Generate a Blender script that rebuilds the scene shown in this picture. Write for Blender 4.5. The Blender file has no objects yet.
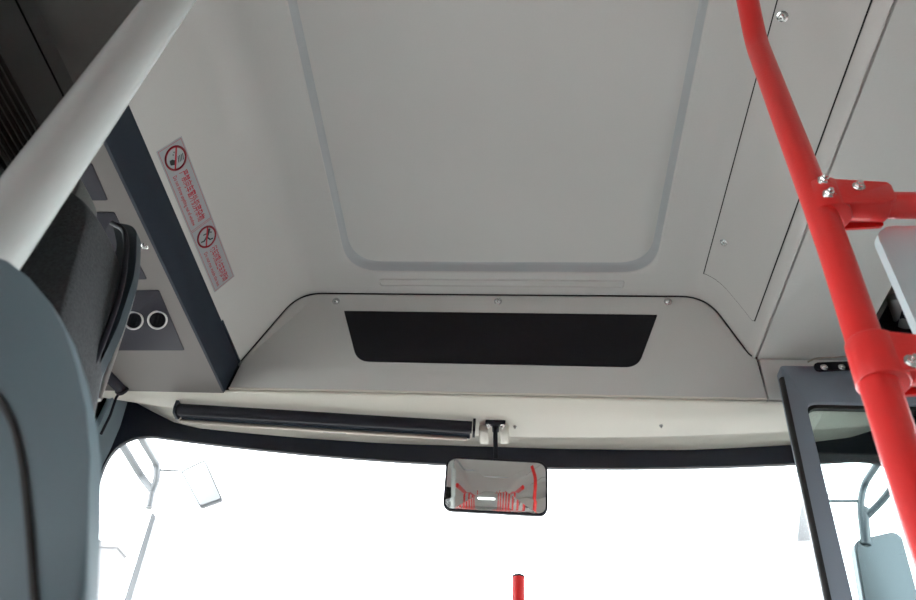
import bpy, bmesh, math, random
from mathutils import Vector, Matrix
random.seed(4)
S = bpy.context.scene
C = S.collection
# ------------------------------------------------------------------ camera
H = 0.95                                    # camera height above the bus floor
F = 700.0
Yc = Vector((52, 692, 700)).normalized()    # bus axes seen in the camera's frame (right, down, forward)
Zc = Vector((65, -710, 700)); Zc = (Zc - Zc.dot(Yc) * Yc).normalized()
Xc = Yc.cross(Zc).normalized()
def W(d): return Vector((d.dot(Xc), d.dot(Yc), d.dot(Zc)))
right, up, back = W(Vector((1, 0, 0))), W(Vector((0, -1, 0))), W(Vector((0, 0, -1)))
cam_d = bpy.data.cameras.new('camera'); cam = bpy.data.objects.new('camera', cam_d); C.objects.link(cam)
m = Matrix((right, up, back)).transposed().to_4x4(); m.translation = Vector((0, 0, H))
cam.matrix_world = m
cam_d.sensor_width = 36; cam_d.lens = F / 916 * 36; cam_d.clip_start = 0.01
cam_d.dof.use_dof = True; cam_d.dof.focus_distance = 1.5; cam_d.dof.aperture_fstop = 7.0
S.camera = cam
# ------------------------------------------------------------------ sky, exposure
w = bpy.data.worlds.new('overcast_sky'); S.world = w; w.use_nodes = True
bg = w.node_tree.nodes['Background']
bg.inputs[0].default_value = (0.93, 0.97, 1.0, 1); bg.inputs[1].default_value = 5.0
S.view_settings.view_transform = 'Standard'; S.view_settings.look = 'None'
S.view_settings.gamma = 1; S.view_settings.use_curve_mapping = False
S.view_settings.exposure = 1.12
S.cycles.max_bounces = 12; S.cycles.diffuse_bounces = 8; S.cycles.transparent_max_bounces = 16
S.cycles.use_denoising = True
S.cycles.sample_clamp_indirect = 8

# ------------------------------------------------------------------ pixel -> place helpers (heights are relative to the camera)
def ray(px, py): return W(Vector((px - 458, py - 300, F)))
def atY(px, py, y): d = ray(px, py); return d * (y / d.y)
def atX(px, py, x): d = ray(px, py); return d * (x / d.x)
def atZ(px, py, z): d = ray(px, py); return d * (z / d.z)
def atP(px, py, p, n): d = ray(px, py); return d * (p.dot(n) / d.dot(n))

# ------------------------------------------------------------------ materials
def mat(name, col, rough=0.5, metal=0.0, spec=0.5, noise=0.0, nscale=300, bump=0.0, bscale=600, coat=0.0):
    mm = bpy.data.materials.new(name); mm.use_nodes = True
    nt = mm.node_tree; b = nt.nodes['Principled BSDF']
    b.inputs['Base Color'].default_value = (*col, 1); b.inputs['Roughness'].default_value = rough
    b.inputs['Metallic'].default_value = metal; b.inputs['Specular IOR Level'].default_value = spec
    b.inputs['Coat Weight'].default_value = coat
    tc = nt.nodes.new('ShaderNodeTexCoord')
    if noise:
        n = nt.nodes.new('ShaderNodeTexNoise'); n.inputs['Scale'].default_value = nscale; n.inputs['Detail'].default_value = 3
        r = nt.nodes.new('ShaderNodeMapRange'); r.inputs[3].default_value = 1 - noise; r.inputs[4].default_value = 1 + noise
        mx = nt.nodes.new('ShaderNodeVectorMath'); mx.operation = 'SCALE'; mx.inputs[0].default_value = col
        nt.links.new(tc.outputs['Object'], n.inputs['Vector']); nt.links.new(n.outputs['Fac'], r.inputs[0])
        nt.links.new(r.outputs[0], mx.inputs['Scale']); nt.links.new(mx.outputs[0], b.inputs['Base Color'])
    if bump:
        n = nt.nodes.new('ShaderNodeTexNoise'); n.inputs['Scale'].default_value = bscale; n.inputs['Detail'].default_value = 2
        bp = nt.nodes.new('ShaderNodeBump'); bp.inputs['Strength'].default_value = bump; bp.inputs['Distance'].default_value = 0.001
        nt.links.new(tc.outputs['Object'], n.inputs['Vector']); nt.links.new(n.outputs['Fac'], bp.inputs['Height'])
        nt.links.new(bp.outputs[0], b.inputs['Normal'])
    return mm
def glass(name, tint, refl=1.0):
    mm = bpy.data.materials.new(name); mm.use_nodes = True; nt = mm.node_tree
    nt.nodes.remove(nt.nodes['Principled BSDF']); out = nt.nodes['Material Output']
    t = nt.nodes.new('ShaderNodeBsdfTransparent'); t.inputs[0].default_value = (*tint, 1)
    g = nt.nodes.new('ShaderNodeBsdfGlossy'); g.inputs['Roughness'].default_value = 0.02
    g.inputs['Color'].default_value = (refl, refl, refl, 1)
    fr = nt.nodes.new('ShaderNodeFresnel'); fr.inputs[0].default_value = 1.45
    mx = nt.nodes.new('ShaderNodeMixShader')
    nt.links.new(fr.outputs[0], mx.inputs[0]); nt.links.new(t.outputs[0], mx.inputs[1]); nt.links.new(g.outputs[0], mx.inputs[2])
    nt.links.new(mx.outputs[0], out.inputs[0]); return mm
M = dict(
    ceilrim=mat('shaded_recess_rim', (0.40, 0.42, 0.43), 0.5),  # recess wall coloured darker than the ceiling to carry its shade
    ceil=mat('light_grey_moulded_plastic', (0.515, 0.505, 0.485), 0.5, noise=0.03, bump=0.05),
    hatch=mat('grey_hatch_plastic', (0.545, 0.54, 0.515), 0.5, noise=0.03, bump=0.08),
    cream=mat('cream_plastic', (0.70, 0.665, 0.585), 0.45, noise=0.02),
    navy=mat('navy_trim', (0.015, 0.022, 0.034), 0.55, spec=.3, noise=0.05),
    frit=mat('black_frit_band', (0.0065, 0.009, 0.020), 0.35, noise=0.05),
    console=mat('warm_grey_plastic', (0.165, 0.150, 0.140), 0.6, spec=.35, noise=0.04, bump=0.1),
    slate=mat('slate_plastic', (0.020, 0.019, 0.028), 0.6, spec=.3, noise=0.05),
    black=mat('black_plastic', (0.009, 0.009, 0.015), 0.55, spec=.25),
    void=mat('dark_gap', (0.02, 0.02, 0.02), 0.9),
    panelblack=mat('black_display_screen', (0.0045, 0.0045, 0.008), 0.55, spec=.3, noise=0.08),
    ringm=mat('pale_satin_metal', (0.62, 0.60, 0.60), 0.4, 0.3),
    chrome=mat('chrome', (0.75, 0.75, 0.74), 0.18, 1.0),
    steel=mat('brushed_steel', (0.42, 0.41, 0.40), 0.35, 1.0),
    alu=mat('bronze_aluminium', (0.42, 0.36, 0.30), 0.35, 0.9),
    red=mat('red_powder_coat', (0.72, 0.022, 0.020), 0.38, bump=0.35, bscale=250, coat=0.3),
    tube=mat('pale_grey_enamel', (0.45, 0.475, 0.465), 0.22, coat=0.5),
    shell=mat('blue_grey_moulding', (0.10, 0.15, 0.175), 0.5, noise=0.05, bump=0.1),
    fabric=mat('black_weave', (0.030, 0.033, 0.036), 0.95, noise=0.9, nscale=260, bump=0.8, bscale=260),
    fabric2=mat('grey_weave', (0.10, 0.105, 0.10), 0.95, noise=0.4, nscale=500, bump=0.8, bscale=500),
    vinyl=mat('dark_teal_vinyl', (0.018, 0.030, 0.038), 0.45),
    doorf=mat('blue_grey_door_paint', (0.17, 0.195, 0.235), 0.4, noise=0.03),
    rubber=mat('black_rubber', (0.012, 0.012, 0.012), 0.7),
    screen=mat('pale_blue_grey_laminate', (0.47, 0.60, 0.625), 0.4, noise=0.02),
    pillar=mat('blue_grey_pillar', (0.16, 0.21, 0.245), 0.4),
    floor=mat('grey_vinyl_floor', (0.22, 0.22, 0.21), 0.7, noise=0.2, nscale=200),
    asphalt=mat('pale_concrete', (0.38, 0.37, 0.35), 0.9, noise=0.1, nscale=3),
    wall=mat('side_wall_plastic', (0.50, 0.50, 0.48), 0.5),
    stick=mat('silver_white_vinyl', (0.33, 0.34, 0.355), 0.4),
    sred=mat('red_print', (0.42, 0.008, 0.025), 0.5),
    spink=mat('faint_red_print', (0.42, 0.09, 0.11), 0.5),
    sblack=mat('black_print', (0.01, 0.012, 0.015), 0.5),
    dimmir=mat('dim_reflection_mirror', (0.065, 0.077, 0.086), 0.3, 1.0),  # mirror colour darkened to stand in for a dim reflection
    extlight=mat('outside_washed_light', (0.5, 0.52, 0.55), 0.5),
    mir=mat('mirror_silver', (0.80, 0.81, 0.79), 0.02, 1.0),
    extgrey=mat('outside_grey_paint', (0.06, 0.08, 0.10), 0.4),
    extpale=mat('outside_pale_paint', (0.14, 0.15, 0.16), 0.4),
    bld=mat('pale_render_facade', (0.17, 0.17, 0.175), 0.9, noise=0.05, nscale=1),
    bwin=mat('facade_window_glass', (0.10, 0.105, 0.11), 0.3),
    glass=glass('clear_glass', (0.97, 0.98, 0.98)),
    dglass=glass('door_glass', (0.80, 0.86, 0.85)),
    tglass=glass('smoked_glass', (0.28, 0.28, 0.28)),
)
# ------------------------------------------------------------------ object helpers
HH = Vector((0, 0, H))
def finish(name, bm, material, parent=None, smooth=35, doubles=True):
    if doubles: bmesh.ops.remove_doubles(bm, verts=bm.verts, dist=1e-6)
    bmesh.ops.recalc_face_normals(bm, faces=bm.faces)
    return link(name, bm, material, parent, smooth)
def link(name, bm, material, parent=None, smooth=35):
    off = HH.copy()
    p = parent
    while p is not None: off -= p.location; p = p.parent
    for v in bm.verts: v.co += off
    for f in bm.faces: f.smooth = True
    a = math.radians(smooth)
    for e in bm.edges:
        if len(e.link_faces) == 2: e.smooth = e.calc_face_angle(0) < a
    me = bpy.data.meshes.new(name); bm.to_mesh(me); bm.free()
    me.materials.append(material)
    o = bpy.data.objects.new(name, me); C.objects.link(o)
    if parent is not None: o.parent = parent
    return o
def tag(o, label, cat, group=None):
    o['label'] = label; o['category'] = cat
    if group: o['group'] = group
    return o
def thing(name, loc, label=None, cat=None, group=None):
    o = bpy.data.objects.new(name, None); C.objects.link(o); o.location = Vector(loc) + HH; o.empty_display_size = 0.05
    if label: tag(o, label, cat, group)
    return o
def struct(o): o['kind'] = 'structure'; return o
def copy_tree(o, parent=None):
    c = o.copy(); C.objects.link(c)
    if parent is not None: c.parent = parent
    for ch in list(o.children): copy_tree(ch, c)
    return c
def box(bm, lo, hi, bev=0.0, seg=2):
    r = bmesh.ops.create_cube(bm, size=1)
    lo, hi = Vector(lo), Vector(hi)
    for v in r['verts']: v.co = Vector([(lo[i] + hi[i]) / 2 + v.co[i] * (hi[i] - lo[i]) for i in range(3)])
    if bev:
        es = list({e for v in r['verts'] for e in v.link_edges})
        bmesh.ops.bevel(bm, geom=es, offset=bev, segments=seg, affect='EDGES', profile=0.5)
def frame_of(d):
    d = d.normalized(); a = Vector((0, 0, 1)) if abs(d.z) < 0.9 else Vector((1, 0, 0))
    u = d.cross(a).normalized(); return u, d.cross(u).normalized()
def cyl(bm, p, q, r, r2=None, n=24, bev=0.0):
    p, q = Vector(p), Vector(q); d = (q - p).normalized(); u, v = frame_of(d); r2 = r if r2 is None else r2
    prof = [(0, r), (1, r2)]
    L = (q - p).length
    if bev: prof = [(0, r - bev), (bev * .3 / L, r - bev * .3), (bev / L, r), (1 - bev / L, r2), (1 - bev * .3 / L, r2 - bev * .3), (1, r2 - bev)]
    rings = []
    for t, rr in prof:
        rings.append([bm.verts.new(p + (q - p) * t + (u * math.cos(2 * math.pi * i / n) + v * math.sin(2 * math.pi * i / n)) * rr) for i in range(n)])
    for a, b in zip(rings, rings[1:]):
        for i in range(n): bm.faces.new((a[i], a[(i + 1) % n], b[(i + 1) % n], b[i]))
    bm.faces.new(rings[0]); bm.faces.new(rings[-1][::-1])
def fillet(pts, rad, seg=10):
    pts = [Vector(p) for p in pts]; out = [pts[0]]
    for i in range(1, len(pts) - 1):
        a, b, c = pts[i - 1], pts[i], pts[i + 1]
        r = min(rad, (a - b).length * .45, (c - b).length * .45)
        p, q = b + (a - b).normalized() * r, b + (c - b).normalized() * r
        for k in range(seg + 1):
            t = k / seg; out.append(p * (1 - t) ** 2 + b * 2 * t * (1 - t) + q * t * t)
    out.append(pts[-1]); return out
def sweep(bm, pts, r, n=20):
    pts = [Vector(p) for p in pts]; u = None; rings = []
    for i, p in enumerate(pts):
        d = (pts[min(i + 1, len(pts) - 1)] - pts[max(i - 1, 0)]).normalized()
        if u is None: u, v = frame_of(d)
        else: u = (u - d * u.dot(d)).normalized(); v = d.cross(u)
        rings.append([bm.verts.new(p + (u * math.cos(2 * math.pi * k / n) + v * math.sin(2 * math.pi * k / n)) * r) for k in range(n)])
    for a, b in zip(rings, rings[1:]):
        for k in range(n): bm.faces.new((a[k], a[(k + 1) % n], b[(k + 1) % n], b[k]))
    bm.faces.new(rings[0]); bm.faces.new(rings[-1][::-1])
def round_poly(pts, rads, seg=8):
    """rounded polygon; rads one radius or one per corner"""
    n = len(pts); pts = [Vector(p) for p in pts]; out = []
    for i in range(n):
        r = rads[i] if isinstance(rads, (list, tuple)) else rads
        a, b, c = pts[i - 1], pts[i], pts[(i + 1) % n]
        if r <= 0: out.append(b); continue
        r = min(r, (a - b).length * .49, (c - b).length * .49)
        p, q = b + (a - b).normalized() * r, b + (c - b).normalized() * r
        for k in range(seg + 1):
            t = k / seg; out.append(p * (1 - t) ** 2 + b * 2 * t * (1 - t) + q * t * t)
    return out
def prism(bm, pts, off, bev=0.0, seg=2):
    """closed prism of outline pts extruded by off; the first outline's rim may be bevelled"""
    pts = [Vector(p) for p in pts]; off = Vector(off)
    a = [bm.verts.new(p) for p in pts]; b = [bm.verts.new(p + off) for p in pts]
    fa = bm.faces.new(a); bm.faces.new(b[::-1]); n = len(a)
    for i in range(n): bm.faces.new((a[i], b[i], b[(i + 1) % n], a[(i + 1) % n]))
    if bev: bmesh.ops.bevel(bm, geom=list(fa.edges), offset=bev, segments=seg, affect='EDGES', profile=0.5)
def bridge(bm, A, B, closed=True):
    n = len(A)
    for i in range(n if closed else n - 1): bm.faces.new((A[i], A[(i + 1) % n], B[(i + 1) % n], B[i]))
def loopv(bm, pts): return [bm.verts.new(p) for p in pts]
def grid(bm, rows, closed=False):
    vs = [loopv(bm, r) for r in rows]
    for a, b in zip(vs, vs[1:]): bridge(bm, a, b, closed)
    return vs
def screw(bm_or_parent, p, n, r=0.0075, name='screw', material=None):
    p, n = Vector(p), Vector(n).normalized(); bm = bmesh.new(); u, v = frame_of(n)
    prof = [(r * 1.45, 0.0), (r * 1.45, .0012), (r * 1.15, .0018), (r, .0020), (r * .92, .0045), (r * .62, .0066), (r * .38, .0070), (r * .34, .0045), (0.0001, .0045)]
    rings = [[bm.verts.new(p + n * h + (u * math.cos(2 * math.pi * i / 20) + v * math.sin(2 * math.pi * i / 20)) * q) for i in range(20)] for q, h in prof]
    for a, b in zip(rings, rings[1:]): bridge(bm, a, b)
    bm.faces.new(rings[0])
    return finish(name, bm, material or M['chrome'], bm_or_parent)
def hexbolt(parent, p, n, r=0.0062, name='bolt'):
    p, n = Vector(p), Vector(n).normalized(); bm = bmesh.new()
    cyl(bm, p - n * .001, p + n * .0015, r * 1.45, n=20); cyl(bm, p + n * .0015, p + n * .0055, r, n=6, bev=.0008)
    cyl(bm, p + n * .0055, p + n * .009, r * .6, n=16, bev=.0008)
    return finish(name, bm, M['chrome'], parent)

# ================================================================== SETTING
XL, XR = -1.22, 1.13                       # side walls
YB = -10.4                                  # rear of the bus
ZC = 1.409                                  # ceiling
GH = .2
def Yp(z): return ZC + (ZC - z) * GH    # the tilted plane of the hatch
pn = Vector((0, -1, -GH)).normalized()          # its normal, towards the cabin
P0 = Vector((0, ZC, ZC))
# ---- ceiling moulding: profile (x, z) swept along the bus, with a recessed centre panel
fx0, fx1 = -0.490, 0.385
prof_l = round_poly([(fx0, ZC, 0), (-0.630, ZC, 0), (-0.7530, 1.1880, 0), (-0.7555, 1.1805, 0), (-0.7625, 1.1805, 0), (-0.7645, 1.24, 0)],
                    [0, .08, .003, .003, .003, 0], 14)
prof_r = round_poly([(fx1, ZC, 0), (0.5245, ZC, 0), (0.6005, 1.2535, 0), (0.6015, 1.2505, 0)], [0, .08, 0, 0], 14)
prof_r += [Vector(p) for p in ((0.6045, 1.2445, 0), (0.6095, 1.2350, 0), (0.6145, 1.2270, 0), (0.6185, 1.2220, 0), (0.6220, 1.2200, 0), (0.6245, 1.2215, 0),
                               (0.6255, 1.229, 0), (0.6285, 1.229, 0), (0.6300, 1.2220, 0))]
HX = 0.866                                   # the header is flat from the rib to here, then opens over the door
def strip(bm, prof, y0, yend=None):
    rows = []
    for p in prof:
        ye = yend if yend is not None else Yp(p.y) + .012
        rows.append([Vector((p.x, y0 + (ye - y0) * t, p.y)) for t in (0, .5, .8, .95, 1)])
    return grid(bm, rows)
bm = bmesh.new()
strip(bm, prof_l, YB); strip(bm, prof_r, YB)
strip(bm, [Vector((0.630, 1.222, 0)), Vector((HX, 1.222, 0)), Vector((HX + .004, 1.228, 0)), Vector((HX + .004, 1.25, 0))], YB)
strip(bm, [Vector((HX + .004, 1.226, 0)), Vector((XR, 1.226, 0))], YB, 0.95)
ry1, ry0, rl, rr = 1.324, -0.35, -0.4745, 0.3735
def rr_loop(inset, z, rad=.095):
    a, b, c, d = rl + inset, rr - inset, ry0 + inset, ry1 - inset
    return round_poly([(a, c, z), (b, c, z), (b, d, z), (a, d, z)], max(.01, rad - inset * .4), 10)
levels = [(0, 0), (.0015, .0008), (.0030, .0035), (.0055, .011), (.0085, .022), (.0110, .0275), (.0140, .0300), (.019, .0310)]
lv = [loopv(bm, rr_loop(i, ZC + z)) for i, z in levels]
for a, b in list(zip(lv, lv[1:]))[:2] + list(zip(lv, lv[1:]))[6:]: bridge(bm, a, b)
bm.faces.new(lv[-1])
ye_ = Yp(ZC) + .012
sq = [bm.verts.new((x, y, ZC)) for x, y in ((rl, ry0), (rr, ry0), (rr, ry1), (rl, ry1))]
n11 = len(lv[0]) // 4
for c_ in range(4):                          # corner fans of the hole
    for i in range(n11 - 1):
        bm.faces.new((sq[c_], lv[0][c_ * n11 + i], lv[0][c_ * n11 + i + 1]))
for xa, xb, yc, yd_ in ((fx0, rl, YB, ye_), (rr, fx1, YB, ye_), (rl, rr, YB, ry0), (rl, rr, ry1, ye_)):
    bm.faces.new([bm.verts.new(p) for p in ((xa, yc, ZC), (xb, yc, ZC), (xb, yd_, ZC), (xa, yd_, ZC))])
ceiling = struct(finish('ceiling', bm, M['ceil'], smooth=30, doubles=False))
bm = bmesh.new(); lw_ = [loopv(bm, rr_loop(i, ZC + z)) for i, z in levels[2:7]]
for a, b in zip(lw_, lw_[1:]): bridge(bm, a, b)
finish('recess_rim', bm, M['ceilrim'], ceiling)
# transverse joints of the roof panels further back
bm = bmesh.new()
for y in (-0.45, -2.4, -4.3, -6.2, -8.2):
    box(bm, (-0.5, y - .02, ZC - .004), (0.4, y + .02, ZC + .002), .002)
finish('joint_strip', bm, M['hatch'], ceiling)
# long pill-shaped embossed slot between recess and hatch
a, b = atZ(379, 283, ZC), atZ(625, 283, ZC)
bm = bmesh.new(); yy = (a.y + b.y) / 2; hw = .014
def pill(i, z): return round_poly([(a.x + i, yy - hw + i, z), (b.x - i, yy - hw + i, z), (b.x - i, yy + hw - i, z), (a.x + i, yy + hw - i, z)], hw * .98 - i, 8)
ls = [loopv(bm, pill(i, ZC - z)) for i, z in ((0, -.001), (.0008, .0050), (.0022, .0060), (.0040, .0050), (.0050, .0015), (.0075, .0012))]
for p, q in zip(ls, ls[1:]): bridge(bm, p, q)
bm.faces.new(ls[-1]); finish('embossed_slot', bm, M['ceil'], ceiling)
# roof skin above everything
bm = bmesh.new(); box(bm, (XL - .06, YB - .06, 1.46), (XR + .06, 1.90, 1.50)); struct(finish('trim_1', bm, M['wall']))
# ---- floor, side walls, rear wall
bm = bmesh.new(); box(bm, (XL - .05, YB, -H), (XR + .05, 1.9, -H + .02)); struct(finish('floor', bm, M['floor']))
def side_wall(name, x, s, holes, top):
    bm = bmesh.new(); ys = sorted({YB, 1.66} | {h[0] for h in holes} | {h[1] for h in holes})
    for ya, yb in zip(ys, ys[1:]):
        hs = [h for h in holes if h[0] <= ya and h[1] >= yb]
        if hs:
            z0, z1 = hs[0][2], hs[0][3]
            if z0 > -H + .03: box(bm, (min(x, x + s * .05), ya, -H + .02), (max(x, x + s * .05), yb, z0))
            box(bm, (min(x, x + s * .05), ya, z1), (max(x, x + s * .05), yb, top))
        else: box(bm, (min(x, x + s * .05), ya, -H + .02), (max(x, x + s * .05), yb, top))
    wl = struct(finish(name, bm, M['wall']))
    return wl
lh = [(0.46, 1.46, -0.05, 1.0)] + [(-1.7 * k - 1.45, -1.7 * k - .1, -0.1, 0.78) for k in range(6)]
rh = [(0.72, 1.40, -H + .04, 0.85)] + [(-1.7 * k - 1.15, -1.7 * k + .2, -0.1, 0.55) for k in range(1, 6)]
side_wall('wall_left', XL, -1, lh, 1.46); side_wall('wall_right', XR, 1, rh, 1.46)
k = 0
for x, hs in ((XL - .03, lh), (XR + .03, rh)):
    for h in hs:
        k += 1; bm = bmesh.new(); box(bm, (x - .003, h[0], h[2]), (x + .003, h[1], h[3])); struct(finish('window_%d' % k, bm, M['glass']))
bm = bmesh.new()
box(bm, (XL, YB - .05, -H + .02), (XR, YB, .1)); box(bm, (XL, YB - .05, .45), (XR, YB, 1.46))
box(bm, (XL, YB - .05, .1), (XL + .75, YB, .45)); box(bm, (XR - .75, YB - .05, .1), (XR, YB, .45))
struct(finish('wall_rear', bm, M['wall']))
# ---- windshield surface
def Yw(x, z): return 1.76 - .1 * x * x - .17 * (z - 1.07)
def ws(x, z, off=0): return Vector((x, Yw(x, z) - off, z))
oin = round_poly([(-1.135, -.45, 0), (1.035, -.45, 0), (1.035, 1.068, 0), (-1.135, 1.068, 0)], [.05, .05, .15, .115], 12)
oin_d = []
for i, p in enumerate(oin):                                   # subdivide the long sides so that they follow the curve
    q = oin[(i + 1) % len(oin)]; n = max(1, int((p - q).length / .06))
    oin_d += [p.lerp(q, t / n) for t in range(n)]
def sag(p): return p.y                                   # upper rim
bm = bmesh.new()
def outp(p):
    cx, cz = -.05, .3
    x = max(-1.20, min(1.12, cx + (p.x - cx) * 1.25)); z = cz + (p.y - cz) * (1.36 if p.y > cz else 1.12)
    return (x, min(z, 1.40))
A_ = loopv(bm, [ws(p.x, p.y) for p in oin_d]); 
mids = []
for t in (.25, .5, .75, 1.0):
    mids.append(loopv(bm, [ws(p.x + (outp(p)[0] - p.x) * t, p.y + (outp(p)[1] - p.y) * t) for p in oin_d]))
prev = A_
for q in mids: bridge(bm, prev, q); prev = q
back_loop = loopv(bm, [v.co + Vector((0, .012, 0)) for v in A_]); bridge(bm, back_loop, A_)
struct(finish('wall_front', bm, M['frit'], smooth=50))
bm = bmesh.new(); box(bm, (XL, 1.60, 1.30), (XR, 1.90, 1.46)); box(bm, (XL - .02, 1.56, -H), (XR + .02, 1.9, -.46)); box(bm, (XL - .06, 1.5, -.5), (XL, 1.72, 1.46)); box(bm, (XR, 1.4, -.5), (XR + .06, 1.72, 1.46))
struct(finish('trim_2', bm, M['wall']))
bm = bmesh.new(); rows = []
for j in range(14):
    z = -.46 + (1.10 + .46) * j / 13
    rows.append([ws(-1.16 + 2.22 * i / 24, z, -.008) for i in range(25)])
grid(bm, rows); struct(finish('window_12', bm, M['glass'], smooth=60))

# ---- cover between hatch and windscreen (cream), with an overhanging lip that follows the glass
cover = thing('windscreen_header_cover', (-.05, 1.55, 1.10), 'long cream plastic cover running under the hatch above the windscreen', 'cover')
def Yl(x): return 1.655 - .11 * x * x
bpts = [(118, 392), (130, 399), (150, 410), (175, 422.5), (200, 428), (250, 433), (330, 439.5), (400, 443.5), (450, 445), (500, 446.5), (600, 449), (690, 449.5), (790, 444.5), (850, 437), (905, 420)]
def onws(px, py):
    d = ray(px, py); lo, hi = .5, 4
    for _ in range(50):
        k = (lo + hi) / 2; p = d * k / d.y
        if p.y > Yw(p.x, p.z) - .006: hi = k
        else: lo = k
    return d * lo / d.y
B3 = [onws(*p) for p in bpts]
def Bz(x):
    for p, q in zip(B3, B3[1:]):
        if p.x <= x <= q.x: return p.z + (q.z - p.z) * (x - p.x) / (q.x - p.x)
    return B3[0].z if x < B3[0].x else B3[-1].z
bm = bmesh.new(); cols = []
N = 90
for i in range(N + 1):
    x = -1.165 + (2.27) * i / N
    zb = Bz(x); yb = Yw(x, zb) - .004
    yl = min(Yl(x), yb - .05); A = Vector((x, 1.478, 1.100))
    col = [Vector((x, 1.480, 1.1035)), Vector((x, 1.4735, 1.102)), Vector((x, 1.4735, 1.0985)), Vector((x, 1.478, 1.0955)), Vector((x, (1.482 + yl) / 2, 1.0945))]
    zl = 1.094
    col += [Vector((x, yl - .012, zl)), Vector((x, yl - .004, zl + .001)), Vector((x, yl, zl + .005)), Vector((x, yl + .002, zl + .010))]
    col += [Vector((x, yl + .006, max(zl + .014, zb - .012))), Vector((x, (yl + yb) / 2, max(zl + .016, zb - .005))), Vector((x, yb, zb)), Vector((x, yb + .01, zb + .02))]
    cols.append(col)
grid(bm, cols); finish('cover_panel', bm, M['cream'], cover, smooth=60)
# two white bosses beside the mirror bracket, small screws on the cover
for a, b in (((479, 424), (489, 440)), ((500, 424), (509, 440))):
    p, q = atZ(a[0], a[1], 1.094), atZ(b[0], a[1], 1.094)
    bm = bmesh.new(); box(bm, (p.x, p.y + .005, 1.076), (q.x, p.y + .075, 1.10), .006, 3); finish('boss', bm, M['cream'], cover)
for p in ((515, 426.5), (661, 425.5)):
    q = atZ(*p, 1.094); screw(cover, q, (0, 0, -1), .0035, material=M['steel'])

# ================================================================== HATCH
hatch = thing('service_hatch', (-.07, 1.38, 1.11), 'grey sloping hatch panel with a black screen, held by three screws', 'hatch')
def onp(px, py): return atP(px, py, P0, pn)
def prof_pts():
    L = [Vector((p.x, 0, p.y)) for p in prof_l if p.y <= ZC]; return L
# outline in the tilted plane just inside the ceiling's edge
def rim(x, z): return Vector((x, Yp(z), z))
bl, br = onp(228, 388), onp(768, 400)
zbot = 1.1055
path = [Vector((-.7695, 1.106, 0))] + [p for p in prof_l[::-1] if p.x > -.7535] + [p for p in prof_r if p.x < .600] + [Vector(q) for q in ((.6035, 1.2450, 0), (.6090, 1.2340, 0), (.6165, 1.2260, 0), (.628, 1.2215, 0))]
path = [p for i, p in enumerate(path) if i == 0 or (p - path[i - 1]).length > 1e-4]
out = []
for i, p in enumerate(path):
    t = (path[min(i + 1, len(path) - 1)] - path[max(i - 1, 0)]).normalized(); q = p + Vector((t.y, -t.x, 0)) * .0034
    if q.y > zbot: out.append(rim(q.x, q.y))
out = [rim(bl.x + .002, zbot)] + out + [rim(br.x, zbot)]
bm = bmesh.new(); prism(bm, [p - pn * .0005 for p in out], -pn * .012, .0012, 2); finish('panel', bm, M['hatch'], hatch, smooth=50)
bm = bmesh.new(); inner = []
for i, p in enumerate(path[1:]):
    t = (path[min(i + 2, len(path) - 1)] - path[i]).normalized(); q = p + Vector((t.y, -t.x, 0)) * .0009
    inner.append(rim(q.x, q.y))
grid(bm, [[p + Vector((0, -.0036, 0)) for p in inner], [p + Vector((0, .002, 0)) for p in inner]]); finish('dark_edge_strip', bm, M['rubber'], hatch)  # dark strip added as the shadow line of the gap round the panel
bm = bmesh.new(); prism(bm, [rim(bl.x + .002, zbot + .0035) + pn * .001, rim(br.x - .002, zbot + .0035) + pn * .001, rim(br.x - .002, zbot - .001) + pn * .002, rim(bl.x + .002, zbot - .001) + pn * .002], -pn * .01, .001)
finish('bottom_lip', bm, M['cream'], hatch)
win = round_poly([onp(344, 311), onp(657.5, 315), onp(638, 367.5), onp(357, 361.5)], [.003, .004, .035, .035], 10)
bm = bmesh.new(); prism(bm, [p + pn * .0012 for p in win], -pn * .004, .0008); finish('dark_screen', bm, M['panelblack'], hatch)
c = sum(win, Vector()) / len(win)
for p in ((336, 301.5), (498, 301.5), (668, 302)): screw(hatch, onp(*p) + pn * .0008, pn, .0078)
# dark gap behind the panel edge, and the ceiling's end
bm = bmesh.new(); prism(bm, [rim(-1.1, 1.109) - pn * .014, rim(-1.1, 1.445) - pn * .014, rim(XR, 1.445) - pn * .014, rim(XR, 1.109) - pn * .014], -pn * .004)
struct(finish('trim_3', bm, M['void']))
# narrow grey strip to the right of the hatch
strip_r = thing('header_end_panel', (.85, 1.40, 1.11), 'narrow grey panel right of the hatch, above the door frame', 'panel')
bm = bmesh.new(); e0 = onp(759, 358.5); zt = 1.2190
prism(bm, [rim(br.x + .003, zbot), rim(e0.x + .001, zt), rim(XR - .005, zt), rim(XR - .005, zbot)], -pn * .012, .002, 3); finish('panel', bm, M['hatch'], strip_r, smooth=50)

# ---- access panel on the right slope
def on_prof(px, py):
    """ray against the right slope of the ceiling profile -> (arc length, y)"""
    d = ray(px, py); s = 0; full = [Vector((-.3, ZC, 0))] + prof_r
    for p, q in zip(full, full[1:]):
        L = (q - p).length
        n = Vector((-(q.y - p.y), q.x - p.x)); den = d.x * n.x + d.z * n.y
        if abs(den) > 1e-9:
            t = (p.x * n.x + p.y * n.y) / den; h = Vector((d.x * t, d.z * t)) - Vector((p.x, p.y)); k = h.dot(Vector((q.x - p.x, q.y - p.y))) / L / L
            if 0 <= k <= 1 and t > 0: return s + k * L, d.y * t
        s += L
    return s, 1.2
def prof_at(s):
    full = [Vector((-.3, ZC, 0))] + prof_r
    for p, q in zip(full, full[1:]):
        L = (q - p).length
        if s <= L: v = p.lerp(q, s / L); t = (q - p) / L; return v, Vector((t.y, -t.x)) * (1 if True else 1)
        s -= L
    v = full[-1]; return v, Vector((0, -1))
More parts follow.
